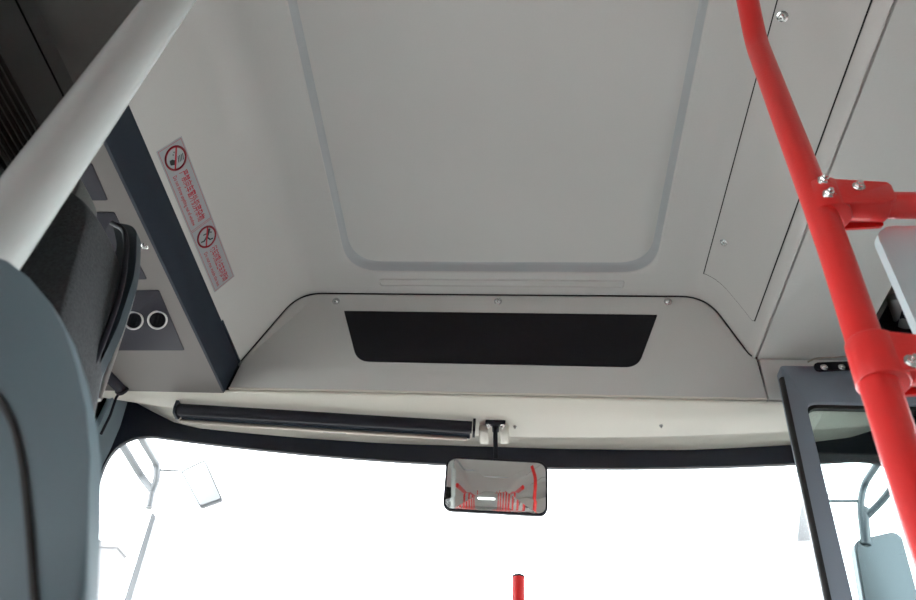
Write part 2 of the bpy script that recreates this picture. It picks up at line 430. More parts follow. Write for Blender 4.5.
acc = thing('access_panel', (.5, .6, 1.24), 'long grey access panel on the sloping ceiling right of the recess, two screws', 'panel')
edge = [on_prof(*p) for p in ((704.5, 273), (712, 276.5), (721, 283), (729, 291), (737, 300.5), (746, 311.5), (750.5, 317.5), (753, 320.5), (755, 320), (757, 316))]
def yfront(s):
    if s <= edge[0][0]: return edge[0][1] - (edge[0][0] - s) * 1
    for a, b in zip(edge, edge[1:]):
        if a[0] <= s <= b[0]: return a[1] + (b[1] - a[1]) * (s - a[0]) / (b[0] - a[0])
    return edge[-1][1]
def plate(off, grow):
    bm = bmesh.new(); s0, s1 = edge[0][0] - grow, edge[-2][0] + grow; rows = []
    for i in range(41):
        s = s0 + (s1 - s0) * i / 40; v, n = prof_at(s); s_in = min(max(s, edge[0][0]), edge[-2][0])
        y1 = yfront(s_in) + grow
        if i in (0, 40) : pass
        rows.append((v, n, y1))
    top = []
    for v, n, y1 in rows:
        o = Vector((v.x - 0, 0, v.y)); nn = Vector((n.x, 0, n.y))
        if nn.z > 0: nn = -nn
        top.append([o + nn * off + Vector((0, y, 0)) for y in (-.4, .2, .6, y1 - .02, y1)])
    vs = grid(bm, top)
    # skirt
    bord = vs[0] + [r[-1] for r in vs[1:]] + vs[-1][::-1][1:] + [r[0] for r in vs[::-1][1:-1]]
    sk = loopv(bm, [v.co + Vector((0, 0, off + .004)) for v in bord]); bridge(bm, bord, sk)
    return bm
finish('panel', plate(.0022, 0), M['ceil'], acc, smooth=30)
finish('seam', plate(.0008, .0028), M['void'], acc, smooth=30)
for p in ((783, 16), (724, 242)):
    s, y = on_prof(*p); v, n = prof_at(s); nn = Vector((n.x, 0, n.y)); nn = -nn if nn.z > 0 else nn
    screw(acc, Vector((v.x, y, v.y)) + nn * .002, nn, .0078 if p[1] < 50 else .0068)

# ================================================================== LEFT CONSOLE
con = thing('overhead_console', (-.95, .6, 1.09), 'warm grey overhead console on the left with dark inset panels and a navy edge', 'console')
zc2 = 1.090; cx0, cx1 = -1.205, -.778
bm = bmesh.new(); prism(bm, [(cx0, -.55, zc2), (cx1, -.55, zc2), (cx1, 1.472, zc2), (cx0, 1.472, zc2)], (0, 0, .05), .003); finish('housing', bm, M['console'], con)
bm = bmesh.new()
q0, q1 = Vector((-.7600, 0, 1.1840)), Vector((-.7765, 0, 1.0900))
npf = Vector((.985, 0, -.173)).normalized()
# board: end with a small notch as in the photo
ye = atP(243, 358, Vector((-.75, 0, 1.12)), npf).y
def bd(t, y): p = q0.lerp(q1, t); return Vector((p.x, y, p.z)) + npf * .004
yn = atP(219, 322, q0, npf).y
def bo(t, y, k): p = q0.lerp(q1, t); return Vector((p.x, y, p.z)) + npf * k
ysp = atZ(100, 95, zc2).y                      # the console changes section here, behind the tube
prism(bm, [bo(0, ysp, .005), bo(1, ysp, .005), bo(1, 1.464, .005), bo(0, Yp(1.184) - .002, .005)], -npf * .02, .002)
finish('edge_board', bm, M['navy'], con)
bm = bmesh.new(); prism(bm, [bo(-.13, yn, .006), bo(.05, yn, .006), bo(.05, Yp(1.18) - .002, .006), bo(-.13, Yp(1.195) - .002, .006)], -npf * .006, .0005)
finish('end_clip', bm, M['navy'], con)
# wider rearward section of the console
bm = bmesh.new(); prism(bm, [Vector((x, -.55, z)) for x, z in ((cx0, 1.082), (-.775, 1.082), (-.7545, 1.183), (-.7545, 1.30), (cx0, 1.30))], (0, ysp + .55, 0), .0); finish('rear_housing', bm, M['ceil'], con)
def inset(p4):
    a = [atZ(*p, zc2) for p in p4]
    bm = bmesh.new(); prism(bm, [p + Vector((0, 0, -.0016)) for p in round_poly(a, .004, 4)], (0, 0, .004), .0008)
    return finish('inset_panel', bm, M['slate'], con)
i1 = inset([(100, 290), (159, 290), (184.5, 350), (100, 350)])
for c_, r_ in (((157.5, 320), .0225), ((133.5, 320.5), .0225)):
    p = atZ(*c_, zc2 - .016); vn = Vector((.35, -.72, -.60)).normalized(); vu, vv = frame_of(vn); bm = bmesh.new()
    rings = []
    for rr_, hh in ((r_ * .80, -.016), (r_ * .96, -.004), (r_, .000), (r_ * .98, .003), (r_ * .90, .0042), (r_ * .82, .003), (r_ * .80, -.004)):
        rings.append([bm.verts.new(p + (vu * math.cos(2 * math.pi * k / 40) + vv * math.sin(2 * math.pi * k / 40)) * rr_ + vn * hh) for k in range(40)])
    for a, b in zip(rings, rings[1:]): bridge(bm, a, b)
    ring = finish('vent_ring', bm, M['ringm'], i1)
    bm = bmesh.new(); cyl(bm, p - vn * .014, p - vn * .003, r_ * .80, n=32)
    for k in (-1, 0, 1): cyl(bm, p + vu * k * .008 - vv * .0115 - vn * .001, p + vu * k * .008 + vv * .0115 - vn * .001, .0012, n=8)
    finish('vent_core', bm, M['black'], i1)
inset([(75, 212), (114.5, 212), (147, 279), (82, 279)])
inset([(50, 163), (92, 163), (108, 200), (50, 200)])
screw(con, atZ(145, 246, zc2), (0, 0, -1), .0055)
# air grille and screw on the rearward part, seen through the smoked glass
bm = bmesh.new()
for k in range(9):
    x = -1.00 + k * .014
    box(bm, (x, -.1, 1.078), (x + .008, .56, 1.084), .002)
finish('grille_slats', bm, M['console'], con)
bm = bmesh.new(); box(bm, (-.806, -.5, 1.0805), (-.803, .60, 1.084)); finish('seam', bm, M['void'], con)
screw(con, atP(64, 31, Vector((-.775, 0, 1.082)), Vector((.101, 0, -.0205))), (.98, 0, -.2), .009, material=M['steel'])
# ---- warning sticker on the left slope
sp0 = Vector((-.630, 0, ZC)); sn = Vector((.221, 0, -.123)).normalized()      # slope (-.545,1.29)-(-.7165,1.1535)
st = thing('warning_sticker', atP(193, 210, sp0, sn), 'silver sticker with two red prohibition signs and red writing on the left slope', 'sticker')
cA, cB, cC, cD = [atP(*p, sp0, sn) for p in ((156, 153.5), (181.5, 134.5), (233.5, 276), (215, 293))]
U = (((cD - cA).normalized() + (cC - cB).normalized())).normalized(); U.x = 0; U = (U - sn * U.dot(sn)).normalized()
V = sn.cross(U).normalized(); V = V if V.dot(cB - cA) > 0 else -V
ya = (cA.y + cB.y) / 2; yb_ = (cC.y + cD.y) / 2
L_ = (cC - cB).dot(U) * .5 + (cD - cA).dot(U) * .5; Wd = (cB - cA).dot(V) * .5 + (cC - cD).dot(V) * .5
org = (cA + cB) / 2 - V * Wd / 2
print('STICKER', L_, Wd)
def sp(u, v, k): return org + U * u + V * v + sn * (.0008 + k * .0003)
def flat(name, polys, m_, k, par=None):
    bm = bmesh.new()
    for poly in polys:
        prism(bm, [sp(u, v, k) for u, v in poly], -sn * .0005)
    return finish(name, bm, M[m_], par or st)
backing = flat('backing', [[(0, 0), (L_, 0), (L_, Wd), (0, Wd)]], 'stick', 0)
lw = .0010; half = L_ * .535
def outline(u0, v0, u1, v1, w_): return [[(u0, v0), (u1, v0), (u1, v0 + w_), (u0, v0 + w_)], [(u0, v1 - w_), (u1, v1 - w_), (u1, v1), (u0, v1)], [(u0, v0), (u0 + w_, v0), (u0 + w_, v1), (u0, v1)], [(u1 - w_, v0), (u1, v0), (u1, v1), (u1 - w_, v1)]]
flat('border_line', outline(.003, .003, half - .002, Wd - .003, lw) + outline(half + .001, .003, L_ - .003, Wd - .003, lw), 'spink', 1)
R_ = Wd * .41
def circ(cu, cv, r, n=36): return [(cu + r * math.cos(2 * math.pi * i / n), cv + r * math.sin(2 * math.pi * i / n)) for i in range(n)]
def ringpoly(cu, cv, r, w_):
    o, i_ = circ(cu, cv, r), circ(cu, cv, r - w_); return [[o[j], o[(j + 1) % 36], i_[(j + 1) % 36], i_[j]] for j in range(36)]
def bar(p, q, w_):
    d = (Vector(q) - Vector(p)).normalized() * w_ / 2; n = (-d.y, d.x)
    return [(p[0] - n[0], p[1] - n[1]), (q[0] - n[0], q[1] - n[1]), (q[0] + n[0], q[1] + n[1]), (p[0] + n[0], p[1] + n[1])]
for j, u0 in enumerate((0.0, half)):
    cu, cv = u0 + R_ * 1.30, Wd * .53
    if j == 0:   # head and arm throwing something out
        pic = [circ(cu + .15 * R_, cv - .40 * R_, .22 * R_), [(cu - .1 * R_, cv - .55 * R_), (cu + .3 * R_, cv - .62 * R_), (cu + .45 * R_, cv - .25 * R_), (cu + .1 * R_, cv - .1 * R_)]]
        pic += [bar((cu - .05 * R_, cv + (.25 + .15 * k) * R_), (cu + .45 * R_, cv + (.12 + .15 * k) * R_), .06 * R_) for k in range(4)]
        pic += [circ(cu - .35 * R_, cv - .1 * R_, .05 * R_), circ(cu - .5 * R_, cv + .05 * R_, .05 * R_)]
    else:        # running figure
        pic = [circ(cu - .45 * R_, cv + .42 * R_, .14 * R_), bar((cu - .35 * R_, cv + .35 * R_), (cu + .05 * R_, cv - .02 * R_), .24 * R_), bar((cu + .0 * R_, cv), (cu + .45 * R_, cv + .2 * R_), .13 * R_),
               bar((cu + .42 * R_, cv + .2 * R_), (cu + .5 * R_, cv + .5 * R_), .11 * R_), bar((cu, cv - .02 * R_), (cu + .2 * R_, cv - .4 * R_), .13 * R_), bar((cu + .2 * R_, cv - .38 * R_), (cu + .1 * R_, cv - .68 * R_), .11 * R_), bar((cu - .3 * R_, cv + .3 * R_), (cu - .1 * R_, cv + .6 * R_), .09 * R_), bar((cu - .25 * R_, cv + .25 * R_), (cu - .35 * R_, cv - .25 * R_), .09 * R_)]
    flat('pictogram', pic, 'sblack', 1, backing)
    flat('prohibition_sign', ringpoly(cu, cv, R_, R_ * .17) + [bar((cu + R_ * .85, cv - R_ * .42), (cu - R_ * .85, cv + R_ * .42), R_ * .14)], 'sred', 2, backing)
def text(name, body, u, v, size, length, m_, par):
    cu = bpy.data.curves.new(name, 'FONT'); cu.body = body; cu.size = size; cu.resolution_u = 2; cu.offset = size * .012
    o = bpy.data.objects.new(name, cu); C.objects.link(o); bpy.context.view_layer.update()
    me = o.evaluated_get(bpy.context.evaluated_depsgraph_get()).to_mesh(); bm = bmesh.new(); bm.from_mesh(me)
    xs = [q.co.x for q in bm.verts]; sx = length / (max(xs) - min(xs)) if xs else 1
    for q in bm.verts: q.co = sp(u + (q.co.x - min(xs)) * sx, v + q.co.y, 1.3)
    bpy.data.objects.remove(o)
    return link(name, bm, M[m_], par)
tu = R_ * 2.55
text('writing', '严禁向车窗外扔弃杂物', tu, Wd * .47, Wd * .36, half - tu - .012, 'sred', st)
text('writing', 'Do not throw anything out of window', tu, Wd * .19, Wd * .20, half - tu - .012, 'sred', st)
text('writing', '行车时禁止在车内跑动', half + tu, Wd * .47, Wd * .36, L_ - half - tu - .010, 'sred', st)
text('writing', 'Do not run inside the bus', half + tu, Wd * .19, Wd * .20, L_ - half - tu - .010, 'sred', st)

# ================================================================== ROLLER BLIND (left half of the header)
def lip(x, dy=0, dz=0): return Vector((x, Yl(x) + dy, 1.094 + dz))
bl_ = thing('roller_blind', (-.53, 1.6, 1.06), 'dark rolled-up sun blind with a metal bar under the left half of the cream cover', 'blind')
pL, pR = atZ(179, 409.5, 1.073), atZ(472, 427.5, 1.073)
bm = bmesh.new(); cyl(bm, pL, pR, .0165, n=28, bev=.001); finish('roller', bm, M['slate'] if False else M['black'], bl_)
d_ = (pR - pL).normalized(); nrm = Vector((-d_.y, d_.x, 0)); nrm = nrm if nrm.y > 0 else -nrm
bm = bmesh.new(); prof = [(-.010, .006), (.020, .010), (.030, -.004), (.026, -.012), (.018, -.006), (.008, -.010)]
A0 = [pL + d_ * .004 + nrm * (a + .004) + Vector((0, 0, b - .004)) for a, b in prof]; prism(bm, A0, (pR - pL) - d_ * .008); finish('fabric_edge', bm, M['navy'], bl_)
bm = bmesh.new(); p, q = pL + nrm * .031 + Vector((0, 0, -.016)), pR + nrm * .031 - d_ * .012 + Vector((0, 0, -.016))
cyl(bm, p, q, .0052, n=16, bev=.001); finish('pull_bar', bm, M['alu'], bl_)
bm = bmesh.new(); g0 = p.lerp(q, .50); g1 = p.lerp(q, .58); prism(bm, [g0 + Vector((0, -.002, -.004)), g1 + Vector((0, -.002, -.004)), g1 + nrm * .014 + Vector((0, 0, .0)), g0 + nrm * .014 + Vector((0, 0, .0))], (0, 0, .003), .001); finish('pull_tab', bm, M['console'], bl_)
for e, sgn in ((pL, -1), (pR, 1)):
    bm = bmesh.new(); a = e + d_ * sgn * .002
    pts = round_poly([a + nrm * x + Vector((0, 0, z)) for x, z in ((-.018, .019), (.024, .019), (.030, -.006), (.020, -.020), (-.010, -.018), (-.018, -.004))], .004, 4)
    prism(bm, pts, d_ * sgn * .007, .001); finish('end_bracket', bm, M['black'] if sgn > 0 else M['navy'], bl_)

# ================================================================== INTERIOR MIRROR
mc = atY(496, 484.3, 1.60)
mirr = thing('rear_view_mirror', mc + Vector((0, .03, .19)), 'rounded rectangular interior mirror with a black rim hanging before the windscreen', 'mirror')
nm = Vector((.034, -math.cos(math.radians(10.8)), -math.sin(math.radians(10.8)))).normalized()
rm = Vector((1, 0, 0)); rm = (rm - nm * rm.dot(nm)).normalized(); rm = (rm + Vector((0, 0, -.012))).normalized(); rm = (rm - nm * rm.dot(nm)).normalized(); um = rm.cross(nm); um = um if um.z > 0 else -um
dep = mc.dot(W(Vector((0, 0, 1)))); mw, mh = 104 / F * dep / 2, 53.5 / F * dep / 2 / .955
RC = 0.95
def mloop(inset, dep_, curved=True):
    pts = round_poly([(-mw + inset, -mh + inset, 0), (mw - inset, -mh + inset, 0), (mw - inset, mh - inset, 0), (-mw + inset, mh - inset, 0)], .028 - inset * .6, 10)
    return [mc + rm * p.x + um * p.y + nm * (dep_ - (p.x ** 2 + p.y ** 2) / 2 / RC) for p in pts]
bm = bmesh.new()
gl_ = mloop(.0048, 0); nring = 14; cen = mc
rows = []
pts2 = round_poly([(-mw + .0048, -mh + .0048, 0), (mw - .0048, -mh + .0048, 0), (mw - .0048, mh - .0048, 0), (-mw + .0048, mh - .0048, 0)], .025, 10)
for k in range(1, nring + 1):
    rows.append([mc + rm * p.x * k / nring + um * p.y * k / nring + nm * (0 - ((p.x ** 2 + p.y ** 2) * (k / nring) ** 2) / 2 / RC) for p in pts2])
vs = grid(bm, rows, closed=True); bm.faces.new(vs[0])
finish('mirror_glass', bm, M['mir'], mirr, smooth=80)
bm = bmesh.new(); ls = [loopv(bm, mloop(i, d)) for i, d in ((.0055, -.003), (.0050, .0022), (.0025, .0036), (.0005, .002), (0, -.003), (0, -.012), (.012, -.026), (.04, -.032))]
for a, b in zip(ls, ls[1:]): bridge(bm, a, b)
bm.faces.new(ls[-1]); finish('housing', bm, M['black'], mirr, smooth=50)
top_ = atZ(495.5, 424, 1.088)
bm = bmesh.new(); joint = mc - nm * .05 + Vector((0, 0, .03))
sweep(bm, fillet([top_ + Vector((0, .010, .01)), top_ + Vector((0, .014, -.02)), mc + um * (mh * .45) - nm * .045], .03), .0062, 16)
cyl(bm, mc + um * mh * .45 - nm * .05, mc + um * mh * .45 - nm * .02, .014, n=20, bev=.002); finish('arm', bm, M['black'], mirr)
bm = bmesh.new(); box(bm, top_ + Vector((-.027, -.010, -.004)), top_ + Vector((.027, .008, .0075)), .002); box(bm, top_ + Vector((-.009, .002, -.006)), top_ + Vector((.009, .032, .0075)), .002)
br_ = finish('bracket', bm, M['black'], mirr)
for dx in (-.019, .019): hexbolt(br_, top_ + Vector((dx, -.001, -.004)), (0, 0, -1), .004)

# ================================================================== A-PILLAR, SIDE BLIND (left)
bm = bmesh.new()
pp = [onws(*p) for p in ((131, 398), (122, 428), (112, 452), (100, 476), (96, 520))]
pts = [p + Vector((-.002, -.008, 0)) for p in pp]
pts += [Vector((pts[-1].x, pts[-1].y, -.5)), Vector((-1.21, 1.50, -.5)), Vector((-1.21, 1.50, .6)), atY(100, 425, 1.52), atY(118, 386, 1.50)]
vsn = loopv(bm, pts); bm.faces.new(vsn)
ex = bmesh.ops.extrude_face_region(bm, geom=list(bm.faces)); bmesh.ops.translate(bm, vec=(-.03, .02, .0), verts=[g for g in ex['geom'] if isinstance(g, bmesh.types.BMVert)])
struct(finish('trim_4', bm, M['pillar'], smooth=20))
sb = thing('side_blind', atY(112, 380, 1.40), 'grey metal roller of the side window blind at the left windscreen corner', 'blind')
a, b = atY(99, 366, 1.36), atY(121, 388, 1.455)
bm = bmesh.new(); cyl(bm, a, b, .016, n=24, bev=.002); finish('roller', bm, M['slate'], sb)
bm = bmesh.new(); cyl(bm, b, b + (b - a).normalized() * .010, .019, n=24, bev=.002); finish('end_cap', bm, M['black'], sb)
a2, b2 = atY(116, 398, 1.47), atY(101, 434, 1.47)
bm = bmesh.new(); sweep(bm, [b + Vector((0, .005, 0)), a2, a2.lerp(b2, .5) + Vector((.004, 0, 0)), b2], .0035, 10); finish('guide_cord', bm, M['black'], sb)

# ================================================================== DRIVER'S SEAT
seat = thing('driver_seat', (-.72, .6, -.93), "driver's seat in black woven fabric with dark vinyl bolster behind the partition", 'seat')
def slab(bm, outl, thick, dirn, bulge=.03, rings=6):
    """pillow-like slab from an outline in a plane; dirn = normal towards the rear"""
    n = len(outl); c = sum(outl, Vector()) / n
    def ring(s, d): return loopv(bm, [c + (p - c) * s + dirn * d for p in outl])
    ls = []
    for k in range(rings + 1):
        a = math.pi / 2 * k / rings; ls.append(ring(1 - bulge * (1 - math.sin(a)) * 3.0 * .6, thick / 2 * math.cos(a)))
    top = []
    for k in (.3, .6, .85): top.append(ring(k * (1 - bulge * 1.8), thick / 2 * (1 + .06 * (1 - k))))
    allr = top + ls
    for a, b in zip(allr, allr[1:]): bridge(bm, a, b)
    bm.faces.new(allr[0])
    # mirror half
    ls2 = [ls[-1]]
    for k in range(rings - 1, -1, -1):
        a = math.pi / 2 * k / rings; ls2.append(ring(1 - bulge * (1 - math.sin(a)) * 1.8, -thick / 2 * math.cos(a)))
    for a, b in zip(ls2, ls2[1:]): bridge(bm, a, b)
    bm.faces.new(ls2[-1])
def dens(pts, rad, seg=8): return round_poly(pts, rad, seg)
ys_ = .62
tr = atY(106, 221, ys_)
o_ = dens([Vector((-.97, ys_, -.30)), Vector((-.56, ys_, -.30)), atY(66, 440, ys_), atY(100, 290, ys_), atY(112, 240, ys_), atY(96, 221, ys_), atY(66, 211, ys_), Vector((-.92, ys_, .76)), Vector((-1.0, ys_, .62))],
          [.05, .05, .02, .08, .035, .03, .04, .05, .1], 8)
bm = bmesh.new(); slab(bm, o_, .12, Vector((0, -1, 0)), .02); finish('backrest', bm, M['fabric'], seat, smooth=70)
# bolster: dark vinyl band along the right edge, in front of the fabric
c1 = [atY(112, 222, .66), atY(131, 225, .66), atY(137, 231, .66), atY(136, 262, .66), atY(133, 280, .66), atY(118, 326, .66), atY(101, 362, .66), atY(84, 395, .66), Vector((-.56, .66, .2)), Vector((-.60, .66, .2)), atY(76, 385, .66), atY(97, 320, .66), atY(113, 275, .66), atY(117, 244, .66)]
bm = bmesh.new(); prism(bm, round_poly(c1, .012, 5), (0, .016, 0), .005, 4); finish('bolster', bm, M['vinyl'], seat, smooth=50)
bm = bmesh.new(); sweep(bm, fillet([atY(112, 223, .65), atY(124, 229, .65), atY(127, 245, .65), atY(122, 290, .65), atY(102, 345, .65), atY(82, 390, .65)], .05), .004, 12); finish('piping', bm, M['black'], seat)
bm = bmesh.new(); sweep(bm, fillet([atY(137, 262, .70), atY(134, 290, .70), atY(120, 335, .70), atY(98, 400, .70)], .06), .004, 12); finish('seat_strap', bm, M['steel'], seat)
bm = bmesh.new(); o2 = dens([Vector((-.95, .62, -.34)), Vector((-.48, .62, -.34)), Vector((-.50, 1.08, -.33)), Vector((-.93, 1.08, -.33))], .06, 8)
slab(bm, o2, .12, Vector((0, 0, -1)), .02); finish('cushion', bm, M['fabric'], seat, smooth=70)
bm = bmesh.new(); box(bm, (-.88, .66, -.93), (-.56, 1.0, -.42), .03, 3); finish('pedestal', bm, M['black'], seat)
hr = dens([atY(40, 222, .70), atY(82, 222, .70), atY(92, 200, .70), atY(84, 184, .70), atY(60, 172, .70), atY(30, 180, .70)], [.0, .0, .02, .03, .02, .02], 8)
bm = bmesh.new(); slab(bm, hr, .07, Vector((0, -1, 0)), .05); finish('headrest', bm, M['fabric2'], seat, smooth=70)

# ================================================================== DRIVER'S PARTITION (moulded shell, glass, tube)
part = thing('driver_partition', (-.6, .34, -.93), 'blue-grey moulded partition with smoked glass and a pale tube at the left edge', 'partition')
yp_ = .34
o_ = [atY(p[0], p[1], yp_ + .016 * min(1, max(0, (p[1] - 255) / 110))) for p in ((-60, 240), (-20, 247), (8, 262), (32, 282), (55, 310), (74, 345), (88, 385), (97, 425), (101.5, 470), (101, 530), (98, 600), (93, 660))]
o_ = [Vector((p.x, yp_, p.z)) for p in o_]; o_ = [Vector((-1.2, yp_, o_[0].z + .03))] + o_ + [Vector((o_[-1].x + .0, yp_, -.93)), Vector((-1.2, yp_, -.93))]
bm = bmesh.new(); prism(bm, o_, (0, .016, 0), .006, 5); finish('shell', bm, M['shell'], part, smooth=60)
bm = bmesh.new(); sweep(bm, fillet([atY(*p, yp_ - .0005) for p in ((-12, 388), (0, 398), (14, 425), (22, 460), (29, 520), (36, 620))], .05), .0022, 8); finish('seam_line', bm, M['rubber'], part)
tc0 = atY(10, 222, yp_ + .02)
d0, d1 = ray(10, 222), ray(170, 0)
def vert_at(px, py, y): return atY(px, py, y)
tx = tc0.x
rad_t = .0262
bm = bmesh.new(); t1 = Vector((tx, tc0.y, 0.30)); 
tdir = (atY(170, 0, tc0.y) - tc0); tdir = tdir / tdir.z; ttop = tc0 + tdir * (1.402 - tc0.z); t1 = tc0 + tdir * (.30 - tc0.z)
cyl(bm, t1, ttop, rad_t, n=48); finish('tube', bm, M['tube'], part, smooth=60)
bm = bmesh.new(); cyl(bm, ttop + Vector((0, 0, -.012)), ttop + Vector((0, 0, .0045)), .05, n=36, bev=.004); finish('ceiling_flange', bm, M['tube'], part, smooth=60)
bm = bmesh.new(); box(bm, (-1.19, tc0.y - .003, .395), (tx - rad_t + .004, tc0.y + .003, 1.085)); finish('smoked_glass', bm, M['tglass'], part)

# ================================================================== RED HANDRAIL
yr = .545; rp = .0172
def rpt(px, py, y=yr): return atY(px, py, y)
rail = thing('grab_rail', (.36, yr, -.93), 'bright red grab pole on the right with two red crossbars and clamps', 'grab rail')
pt_top = rpt(756, 42); pA = rpt(835, 250); pB = rpt(901, 452)
dirp = (pB - pA).normalized()
tops = atY(748, 2, yr - .038)
tops2 = tops + (tops - pt_top) * ((ZC - tops.z) / (tops - pt_top).z) 
low = pB + dirp * ((pB.z + .92) / -dirp.z) if abs(dirp.z) > .01 else pB
bm = bmesh.new(); sweep(bm, fillet([tops2, tops, pt_top, pA, pB, low], .07, 12), rp, 32); finish('upright_pole', bm, M['red'], rail, smooth=60)
def crossbar(cpx, cpy, tpx, tpy, sign):
    c0 = rpt(cpx, cpy)
    e = rpt(tpx, tpy)
    c0 = Vector((c0.x, yr, c0.z)); e = Vector((e.x, yr, e.z)); d = (e - c0).normalized()
    bm = bmesh.new(); cyl(bm, c0 + d * .02, Vector((XR + .0, yr, c0.z + d.z / d.x * (XR - c0.x))), rp * .95, n=32)
    finish('crossbar', bm, M['red'], rail, smooth=60)
    # clamp: sleeve round the pole plus socket and flange plates
    bm = bmesh.new(); ax = dirp
    cyl(bm, c0 - ax * .026, c0 + ax * .026, rp + .0062, n=36, bev=.0018)
    cl = finish('clamp', bm, M['red'], rail, smooth=50)
    v = ax if ax.z > 0 else -ax
    for s_ in (-1, 1):
        bm = bmesh.new(); y = Vector((0, s_ * .0035, 0))
        o2 = [c0 + v * .024 + d * .004, c0 + v * .022 + d * .022, c0 + d * .066 + v * .0175, c0 + d * .070 + v * .014, c0 + d * .070 - v * .014, c0 + d * .066 - v * .0175, c0 + d * .022 - v * .022, c0 - v * .024 + d * .004]
        prism(bm, [p_ + Vector((0, s_ * (rp + .0045), 0)) - Vector((0, s_ * 0, 0)) for p_ in round_poly(o2, .006, 4)], (0, -s_ * .0030, 0), .0010)
        finish('clamp_plate', bm, M['red'], cl, smooth=50)
    bm = bmesh.new(); cyl(bm, c0 + d * .018, c0 + d * .066, rp + .0035, n=32, bev=.0015); finish('socket', bm, M['red'], cl, smooth=50)
    return c0, d, v, cl
c0, d, v, cl1 = crossbar(826, 205, 905, 205.5, 1)
for px, py in ((824, 180.5), (829, 194.5), (858.5, 187)):
    hexbolt(cl1, rpt(px, py, yr - rp - .0045), (0, -1, 0), .0052)
c0b, d, v, cl2 = crossbar(877, 364, 925, 366, 1)
hexbolt(cl2, rpt(912, 362, yr - rp - .0045), (0, -1, 0), .0052)
# pale laminate panel hung between the crossbars
ysn = yr + .022
q = [atY(878, 226, ysn), atY(916, 226, ysn), atY(878, 240, ysn), atY(917, 332, ysn)]
bm = bmesh.new(); zt_ = q[0].z; xl_ = q[2].x + .003
zb_ = c0b.z + .01
xbot = atY(921, 340, ysn).x
o2 = round_poly([Vector((xl_, ysn, zt_)), Vector((xbot, ysn, zb_)), Vector((XR - .005, ysn, zb_)), Vector((XR - .005, ysn, zt_))], [.028, .02, .005, .005], 10)
prism(bm, o2, (0, .012, 0), .002); finish('screen_panel', bm, M['screen'], rail)['label'] = 'pale blue-grey flat panel with a rounded corner'

# ================================================================== OVER-DOOR RECESS AND MECHANISM
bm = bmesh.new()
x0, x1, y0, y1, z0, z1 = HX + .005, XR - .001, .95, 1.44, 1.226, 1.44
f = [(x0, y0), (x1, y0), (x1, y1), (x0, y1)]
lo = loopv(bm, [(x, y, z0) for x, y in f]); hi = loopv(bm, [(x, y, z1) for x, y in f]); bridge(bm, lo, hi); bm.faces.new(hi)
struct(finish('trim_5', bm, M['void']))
mech = thing('door_mechanism', atZ(900, 325, 1.30), 'black and steel door mechanism inside the dark opening above the door', 'mechanism')
a, b = atZ(893, 296, 1.29), atZ(905, 330, 1.265)
bm = bmesh.new(); cyl(bm, a, b, .017, n=24, bev=.002); finish('cylinder', bm, M['steel'], mech)
bm = bmesh.new(); c3 = atZ(901, 335, 1.250); box(bm, c3 + Vector((-.045, -.02, -.008)), c3 + Vector((.08, .045, .02)), .004); box(bm, c3 + Vector((-.02, -.13, .01)), c3 + Vector((.06, .03, .19)), .004); mb = finish('bracket', bm, M['black'], mech)
for px, py in ((893, 336), (908, 345)):
    p = atZ(px, py, c3.z - .008); hexbolt(mb, p, (0, 0, -1), .008)
bm = bmesh.new(); box(bm, c3 + Vector((-.06, -.35, .05)), c3 + Vector((-.035, .03, .09)), .003); finish('rail', bm, M['console'], mech)

# ================================================================== DOOR LEAF (right)
yd = 1.405
door = bpy.data.objects.new('door_1', None); C.objects.link(door); door.location = Vector((.85, yd, -.9)) + HH; struct(door)
tl, bl2 = atY(780, 366, yd), atY(829.5, 600, yd)
ti, bi = atY(806, 402, yd), atY(853.5, 600, yd)
so, si = (bl2.x - tl.x) / (bl2.z - tl.z), (bi.x - ti.x) / (bi.z - ti.z)
zb3 = -.90
ztop = 1.165
xr_ = XR - .012
o_out = round_poly([Vector((tl.x + so * (ztop - tl.z), yd, ztop)), Vector((xr_, yd, ztop)), Vector((xr_, yd, zb3)), Vector((tl.x + so * (zb3 - tl.z), yd, zb3))], [.012, .02, .02, .02], 6)
zi = ti.z
o_in = round_poly([Vector((ti.x, yd, zi)), Vector((xr_ - .07, yd, zi)), Vector((xr_ - .07, yd, zb3 + .1)), Vector((ti.x + si * (zb3 + .1 - ti.z), yd, zb3 + .1))], [.03, .03, .03, .03], 6)
bm = bmesh.new()
th = Vector((0, .032, 0)); bv = .003
def shrink(loop, k):
    c = sum(loop, Vector()) / len(loop); return [p + (c - p).normalized() * k for p in loop]
L1 = loopv(bm, shrink(o_out, bv)); L0 = loopv(bm, [p + Vector((0, bv, 0)) for p in o_out]); L3 = loopv(bm, [p + th for p in o_out])
I1 = loopv(bm, shrink(o_in, -bv)); I0 = loopv(bm, [p + Vector((0, bv, 0)) for p in o_in]); I3 = loopv(bm, [p + th for p in o_in])
for a, b in ((L0, L1), (L1, I1), (I1, I0), (I0, I3), (I3, L3), (L3, L0)): bridge(bm, a, b)
finish('door_frame', bm, M['doorf'], door, smooth=50)
bm = bmesh.new(); s_in = shrink(o_in, .010); ya_ = Vector((0, .010, 0)); yb2 = Vector((0, .022, 0))
a, b, c, e = loopv(bm, [p + ya_ for p in o_in]), loopv(bm, [p + ya_ for p in s_in]), loopv(bm, [p + yb2 for p in s_in]), loopv(bm, [p + yb2 for p in o_in])
for p, q in ((a, b), (b, c), (c, e), (e, a)): bridge(bm, p, q)
finish('rubber_seal', bm, M['rubber'], door)
bm = bmesh.new(); prism(bm, [p + Vector((0, .014, 0)) for p in shrink(o_in, .006)], (0, .004, 0)); finish('door_glass', bm, M['dglass'], door)
bm = bmesh.new()
eg = [Vector((tl.x + so * (z - tl.z) , yd, z)) for z in (1.125, .9, .6, .2, -.2, -.85)]
